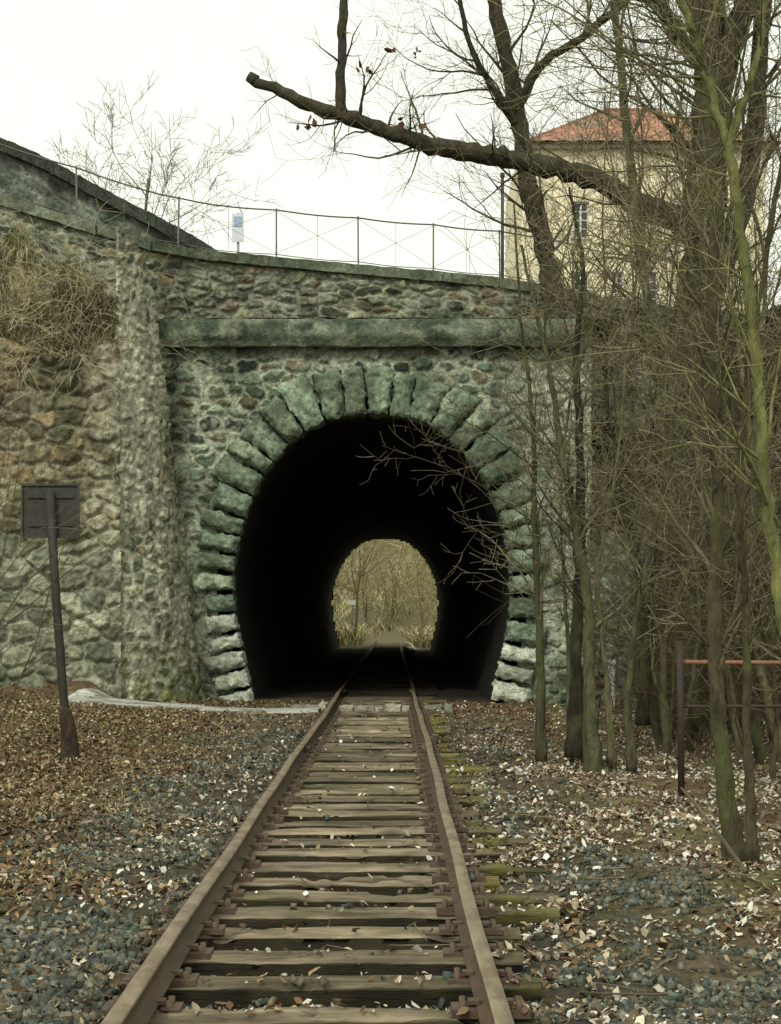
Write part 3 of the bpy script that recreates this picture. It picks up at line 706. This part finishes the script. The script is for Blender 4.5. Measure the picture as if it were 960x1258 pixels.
def young(way,r0,r1,n,L,seed,mx=3,bias=None,c0=(.10,.095,.052),c1=(.23,.20,.12),t0=.25,mat=M_bark,kids=(4,4,3)):
    rg=R(seed); out=[]
    a,b=main(way,r0,r1,out,9,.007,rg,.5)
    spawn(out,a,b,n,t0,1,L,rg,mx,(.45,1.1),bias,.4,1,wig=.13,trop=.03,kids=kids)
    return tree_obj('bare_tree',out,mat,c0,c1,rg)
young([P(905,1065,11.8),P(890,950,11.8),P(878,800,11.9),P(882,600,12),P(872,430,12),P(880,250,12),P(860,60,12),P(850,-150,12)],.068,.025,26,1.1,201,3,(-.2,0,.1),(.075,.065,.035))
young([P(925,1062,11.6),P(918,900,11.6),P(917,760,11.6),P(908,600,11.4),P(925,420,11.4),P(960,200,11.4),P(985,0,11.4)],.036,.014,16,.9,202,3,(-.2,0,.1),(.08,.068,.038))
young([P(1010,1250,10),P(985,950,10),P(958,720,10),P(940,600,10),P(930,450,10),P(912,300,10),P(893,180,10),P(868,95,10),P(845,20,10),P(800,-80,10)],.046,.024,28,1.2,203,3,(-.1,0,.1),(.13,.135,.05),(.24,.22,.11),.3)
young([P(893,185,10),P(915,120,10),P(935,50,10),P(945,-80,10)],.026,.016,8,.9,204,3,None,(.13,.135,.05))
young([P(665,935,18.6),P(664,800,18.6),P(657,650,18.6),P(655,520,18.6),P(640,390,18.6),P(632,250,18.6)],.05,.010,22,1.1,205,3,(-.25,0,.1))
young([P(706,930,18.9),P(709,800,18.9),P(713,650,18.9),P(712,520,18.9),P(708,430,18.9),P(716,330,18.9),P(700,230,18.9)],.08,.014,24,1.2,206,3,(0,0,.1),(.045,.04,.026))
young([P(730,955,18.3),P(725,850,18.3),P(722,740,18.3),P(705,630,18.3),P(688,540,18.3),P(672,440,18.3),P(640,300,18.3)],.08,.016,26,1.2,207,3,(-.1,0,.1),(.08,.082,.042))
young([P(752,940,18.4),P(745,830,18.4),P(735,700,18.4),P(760,560,18.4),P(770,400,18.4)],.04,.010,20,1.1,208)
young([P(776,948,18.2),P(772,850,18.2),P(785,740,18.2),P(808,640,18.2),P(830,500,18.2),P(845,350,18.2)],.045,.012,20,1.2,209,3,(-.3,0,.1))
young([P(700,926,19.2),P(698,780,19.2),P(690,640,19.2),P(700,500,19.2),P(735,380,19.2)],.03,.01,16,1.0,210,3,(-.2,0,.1))
young([P(845,900,22),P(850,700,22),P(825,520,22),P(790,330,22),P(770,150,22),P(750,-40,22)],.10,.05,28,1.8,211,4,(-.2,0,.1),kids=(4,4,3,2))
young([P(790,890,21),P(795,760,21),P(770,640,21),P(748,520,21),P(742,380,21)],.07,.02,22,1.4,212,3,(-.1,0,.1),(.05,.045,.028))
rg=R(300); out=[]
for s_,e_ in (((655,640),(470,548)),((660,690),(575,652)),((655,575),(520,500))):
    A=P(*s_,18.6); B=P(*e_,17.8); mid=(A+B)/2+np.array([0,0,.12])
    a,b=main([A,mid,B],.009,.003,out,7,.006,rg); spawn(out,a,b,8,.2,1,.5,rg,3,(.4,.9),None,.5,1,wig=.12,kids=(3,3,2))
tree_obj('bare_shrub',out,M_twig,(.07,.06,.032),(.10,.085,.045),rg)
rg=R(400)
for i in range(46):
    y=rg.uniform(15,30); xlim=.245*y+.6
    x=rg.uniform(3.0 if 19<y<24 else 4.0, max(xlim,4.6))
    if y<20 and x<3.0: continue
    z=ground_z(np.array([x]),np.array([y]),False)[0]-.1
    h=rg.uniform(3.5,10); lx=rg.uniform(-.18,.08); ly=rg.uniform(-.08,.08)
    way=[(x,y,z)]
    for k in range(1,6):
        t=k/5; way.append((x+lx*h*t+rg.normal(0,.14),y+ly*h*t+rg.normal(0,.12),z+h*t))
    r=rg.uniform(.015,.055); tone=rg.uniform(.3,1.3)
    young(way,r,.006,rg.randint(14,24),h*.2,500+i,3,(-.15,0,.05),tuple(np.array([.12,.105,.06])*tone),tuple(np.array([.26,.22,.13])*tone),.1)
rg=R(401); out=[]
for i in range(150):
    x=rg.uniform(3.8,8.5); y=rg.uniform(20,32); 
    if x>.25*y+1: continue
    z=ground_z(np.array([x]),np.array([y]),False)[0]
    for _ in range(3):
        d=np.array([rg.normal(0,.4),rg.normal(0,.3),1.]); d/=np.linalg.norm(d)
        grow(out,np.array([x,y,z]),d,rg.uniform(.8,2.8),.012,1,3,rg,.16,.0,(4,4,3))
tree_obj('undergrowth',out,M_twig,(.06,.042,.025),(.11,.08,.045),rg)
# shrub at the left edge and brambles on the bank
rg=R(402); out=[]
for i in range(24):
    d=np.array([rg.uniform(-.2,.42),rg.normal(0,.25),1.]); d/=np.linalg.norm(d)
    grow(out,np.array([-5.0+rg.normal(0,.2),18.5+rg.normal(0,.5),.1]),d,rg.uniform(2.0,4.6),.014,1,3,rg,.11,-.015,(4,4,3),fr=(.25,.45))
tree_obj('bare_shrub',out,M_twig,(.07,.06,.033),(.12,.10,.055),rg)
rg=R(403); out=[]
for i in range(85):
    x=rg.uniform(-9,-5.2); t=rg.rand(1)**1.3; yb,zb=bank(np.array([x]),t)
    d=np.array([rg.normal(.2,.7),-.5,rg.uniform(-.4,.9)]); d/=np.linalg.norm(d)
    grow(out,np.array([x,yb[0],zb[0]]),d,rg.uniform(.6,2.2),.008,1,3,rg,.2,-.07,(4,3,3))
tree_obj('brambles',out,M_twig,(.28,.24,.14),(.46,.41,.27),rg)
rg=R(404); out=[]
for i in range(20):
    d=np.array([rg.normal(.1,.5),rg.normal(0,.4),1.]); d/=np.linalg.norm(d)
    grow(out,np.array([-4.3+rg.normal(0,.25),17.2+rg.normal(0,.4),-.1]),d,rg.uniform(.3,.9),.006,1,2,rg,.2,-.02,(4,3,3))
tree_obj('low_shrub',out,M_twig,(.16,.11,.06),(.24,.18,.10),rg)
for i,(x,y,h,sd) in enumerate([(-8.0,52,8.0,1),(-7.2,55,5.5,2),(-10.2,54,6.0,3)]):
    rg=R(600+sd); out=[]
    a,b=main([(x,y,7.5),(x+.1,y,9.5),(x-.1,y,7.5+h*.55),(x+.2,y,7.5+h)],.13,.04,out,6,.02,rg)
    spawn(out,a,b,24,.3,1,h*.38,rg,4,(.5,1.1),None,.5,1,wig=.12,trop=.05,kids=(5,4,4,3),rmin=.008)
    tree_obj('bare_tree',out,M_twig,(.15,.135,.10),(.26,.24,.19),rg)
# wood beyond the tunnel
rg=R(700); out=[]
for i in range(80):
    y=rg.uniform(90,140); x=rg.uniform(-.05*y-2,.05*y+2)
    if y<110 and abs(x-TX)<1.9: continue
    z=ground_z(np.array([x]),np.array([y]),False)[0]
    d=np.array([rg.normal(0,.15),rg.normal(0,.08),1.]); d/=np.linalg.norm(d)
    grow(out,np.array([x,y,z]),d,rg.uniform(4,9),rg.uniform(.04,.14),0,3,rg,.09,.02,(10,5,4),rmin=.010)
tree_obj('distant_woodland',out,M_twig,(.14,.12,.06),(.40,.35,.19),rg)
rg=R(701); n=22000; y=rg.uniform(88,150,n); x=rg.uniform(-1,1,n)*(.05*y+2); z=ground_z(x,y,False); k=(np.abs(x-TX)>1.5)|(y>112); x,y,z=x[k],y[k],z[k]; n=len(x)
cc=fbm(x*.5,y*.2,s=5)
blades('woodland_undergrowth',x,y,z,rg.uniform(.2,1.6,n)*(.1+1.4*sm(cc,.35,.65)),np.array([(.56,.50,.28),(.36,.37,.16),(.23,.27,.10),(.66,.60,.40),(.42,.28,.16)])[rg.randint(0,5,n)]*rg.uniform(.4,1.2,(n,1))*(.5+cc)[:,None],rg,.9,.03,.5)

# ---------------------------------------------------------------- sign on the left (seen from behind)
sg=empty('track_sign'); acc=Acc()
bx0,bx1=-4.19,-3.55; y=18.4
rbox(acc,(bx0,y,2.42),(bx1,y+.02,3.02),(.035,.036,.026),(6,1,6),.004,3)
for (a,b,c,d) in ((bx0-.012,bx0+.012,2.41,3.03),(bx1-.012,bx1+.012,2.41,3.03)): rbox(acc,(a,y-.022,c),(b,y-.003,d),(.045,.043,.032))
for zc in (2.425,3.015): rbox(acc,(bx0+.014,y-.02,zc-.012),(bx1-.014,y-.002,zc+.012),(.045,.043,.032))
for zc in (2.56,2.88): rbox(acc,(bx0+.06,y-.02,zc-.015),(bx1-.06,y-.004,zc+.015),(.038,.035,.027))
acc.obj('board',M_iron,sg)
acc=Acc(); tube(acc,[(-3.655,18.33,-.2),(-3.70,18.33,.5),(-3.79,18.33,1.7),(-3.865,18.33,2.95)],[.055,.05,.05,.05],(.03,.026,.02),8)
acc.obj('post',M_iron,sg)
acc=Acc(); tube(acc,catmull([(-3.64,18.33,-.25),(-3.64,18.33,.1),(-3.67,18.33,.35),(-3.70,18.33,.5)],4),np.linspace(.12,.06,13),(.05,.035,.025),8); acc.obj('foot',M_darkbark,sg)

# ---------------------------------------------------------------- rusty barrier on the right
bf=empty('metal_barrier'); acc=Acc()
tube(acc,[(2.905,16.4,-.4),(2.90,16.4,.5),(2.885,16.4,1.28)],.035,(.035,.024,.018),8)
tube(acc,[(5.9,16.9,-.4),(5.9,16.9,1.28)],.035,(.045,.03,.022),8)
acc.obj('posts',M_iron,bf); acc=Acc()
tube(acc,[(2.86,16.44,1.07),(5.95,16.94,1.03)],.022,(.24,.12,.06),8)
tube(acc,[(2.86,16.44,.62),(5.95,16.94,.6)],.016,(.05,.035,.025),8); acc.obj('bars',M_iron,bf)
acc=Acc(); rbox(acc,(4.03,30.6,-.4),(4.17,30.75,.66),(.5,.53,.52),(3,3,6),.006,6,.06); rbox(acc,(4.015,30.585,.62),(4.185,30.765,.70),(.5,.53,.52),(2,2,1),.004,6)
acc.obj('marker_post',M_paint)

# ---------------------------------------------------------------- yellow house
house=empty('yellow_house')
HX0,HX1,HY,HZ0,HZ1=4.35,12.6,55.,7.5,17.4
wins=[(6.08,6.62,14.3,15.52),(8.05,8.6,14.3,15.52),(10.0,10.55,14.3,15.52),(6.08,6.62,11.95,13.15),(7.35,7.8,12.4,13.15),(8.4,8.95,11.95,13.15),(10.0,10.55,11.95,13.15)]
acc=Acc(); ag=Acc(); af=Acc()
gx_=sorted({HX0,HX1,*[w[0] for w in wins],*[w[1] for w in wins]}); gz_=sorted({HZ0,HZ1,*[w[2] for w in wins],*[w[3] for w in wins]})
yc=np.array([.84,.77,.53])
for i in range(len(gx_)-1):
    for j in range(len(gz_)-1):
        a,b,c,d=gx_[i],gx_[i+1],gz_[j],gz_[j+1]; mx_,mz_=(a+b)/2,(c+d)/2
        if any(w[0]<mx_<w[1] and w[2]<mz_<w[3] for w in wins): continue
        acc.add([(a,HY,c),(b,HY,c),(b,HY,d),(a,HY,d)],[[0,1,2,3]],yc)
acc.add([(HX0,HY,HZ0),(HX0,HY+8,HZ0),(HX0,HY+8,HZ1),(HX0,HY,HZ1)],[[3,2,1,0]],yc*.95)
acc.add([(HX1,HY,HZ0),(HX1,HY+8,HZ0),(HX1,HY+8,HZ1),(HX1,HY,HZ1)],[[0,1,2,3]],yc)
acc.add([(HX0,HY+8,HZ0),(HX1,HY+8,HZ0),(HX1,HY+8,HZ1),(HX0,HY+8,HZ1)],[[3,2,1,0]],yc)
for (a,b,c,d) in wins:
    r=.16
    for q in ([(a,c),(a,d)],[(b,d),(b,c)],[(a,d),(b,d)],[(b,c),(a,c)]):
        (x0,z0),(x1,z1)=q; acc.add([(x0,HY,z0),(x1,HY,z1),(x1,HY+r,z1),(x0,HY+r,z0)],[[0,1,2,3]],yc*.9)
    ag.add([(a,HY+r,c),(b,HY+r,c),(b,HY+r,d),(a,HY+r,d)],[[0,1,2,3]],(0,0,0))
    wt=(.8,.8,.76)
    for xx in (a+.025,(a+b)/2,b-.025): rbox(af,(xx-.028,HY+.10,c),(xx+.028,HY+.15,d),wt)
    for k in range(5):
        zz=c+.025+(d-c-.05)*k/4; rbox(af,(a,HY+.105,zz-.018),(b,HY+.148,zz+.018),wt)
    rbox(af,(a-.08,HY-.06,c-.07),(b+.08,HY+.02,c-.003),(.5,.47,.38))
rbox(af,(HX0-.25,HY-.25,HZ1-.12),(HX1+.25,HY-.003,HZ1+.04),(.5,.46,.35))
acc.obj('walls',M_plaster,house); ag.obj('window_panes',gm,house); af.obj('window_frames',M_paint,house)
acc=Acc(); e=.45; zr=HZ1+2.35
A=np.array([HX0+.1,HY-e,HZ1]);B=np.array([HX1+e,HY-e,HZ1]);Cc=np.array([HX1+e,HY+8+e,HZ1]);D=np.array([HX0+.1,HY+8+e,HZ1])
R0=np.array([HX0+3.3,HY+3.8,zr]); R1=np.array([HX1-3.,HY+3.8,zr])
def roofpatch(a,b,c,d,rows=22,cols=60):
    s,t=np.meshgrid(np.linspace(0,1,cols),np.linspace(0,1,rows*2)); s=s.ravel()[:,None];t=t.ravel()[:,None]
    V=(a*(1-s)+b*s)*(1-t)+(d*(1-s)+c*s)*t
    ph=(t[:,0]*rows)%1; V[:,2]+=.05*(1-ph)+.02*np.sin(s[:,0]*cols*1.57)
    C=np.array([.36,.19,.125])[None]*(.6+.8*hsh(np.floor(s[:,0]*cols),np.floor(t[:,0]*rows),1,2))[:,None]
    C=mixc(C,(.24,.19,.14),sm(fbm(V[:,0],V[:,1],V[:,2],s=2),.45,.65)*.7)
    acc.add(V,grid_faces(cols,rows*2),C)
roofpatch(A,B,R1,R0); roofpatch(D,A,R0,R0); roofpatch(B,Cc,R1,R1); roofpatch(Cc,D,R0,R1)
acc.add([A,B,Cc,D],[[3,2,1,0]],(.2,.17,.12))
tube(acc,[R0,R1],.12,(.3,.16,.11),8); tube(acc,[A,R0],.09,(.3,.16,.11),6)
tube(acc,[R0+[0,0,0],R0+[0,0,.7]],[.05,.01],(.12,.1,.08),6)
acc.obj('roof',M_tile,house)

acc=Acc(); tube(acc,[(-2.6,104,-.3),(-2.6,104,2.6)],.05,(.12,.12,.1),8); rbox(acc,(-2.85,103.9,2.2),(-2.35,103.94,2.55),(.5,.5,.45)); acc.obj('signal_post',M_paint)

# ---------------------------------------------------------------- light
w=bpy.data.worlds.new('World'); bpy.context.scene.world=w; w.use_nodes=True; nt=w.node_tree; N=nt.nodes; L=nt.links
bgn=N['Background']; sky=N.new('ShaderNodeTexSky'); sky.sky_type='NISHITA'; sky.sun_disc=False
EL,AZ=math.radians(42),math.radians(200)
sky.sun_elevation=EL; sky.sun_rotation=AZ; sky.dust_density=6; sky.air_density=1.2
hs=N.new('ShaderNodeHueSaturation'); hs.inputs['Saturation'].default_value=.25; L.new(sky.outputs[0],hs.inputs['Color'])
mx=N.new('ShaderNodeMix'); mx.data_type='RGBA'; mx.inputs[0].default_value=.82
L.new(hs.outputs[0],mx.inputs[6]); mx.inputs[7].default_value=(8.5,8.75,7.45,1); L.new(mx.outputs[2],bgn.inputs['Color']); bgn.inputs['Strength'].default_value=.145
sl=bpy.data.lights.new('sun','SUN'); sl.energy=1.5; sl.angle=math.radians(12); sl.color=(1,.96,.83)
so=link(bpy.data.objects.new('sun',sl))
d=Vector((math.sin(AZ)*math.cos(EL), math.cos(AZ)*math.cos(EL), math.sin(EL)))
so.rotation_euler=d.to_track_quat('Z','Y').to_euler()

# ---------------------------------------------------------------- camera
cam=bpy.data.cameras.new('camera'); co=link(bpy.data.objects.new('camera',cam))
co.location=(0,0,1.54); co.rotation_euler=(math.radians(90),0,0)
cam.sensor_fit='VERTICAL'; cam.sensor_height=36; cam.lens=2000/1258*36
cam.shift_y=127/1258; cam.shift_x=-3/1258; cam.clip_end=2000
sc=bpy.context.scene; sc.camera=co
sc.view_settings.view_transform='Standard'; sc.view_settings.look='None'; sc.view_settings.exposure=0
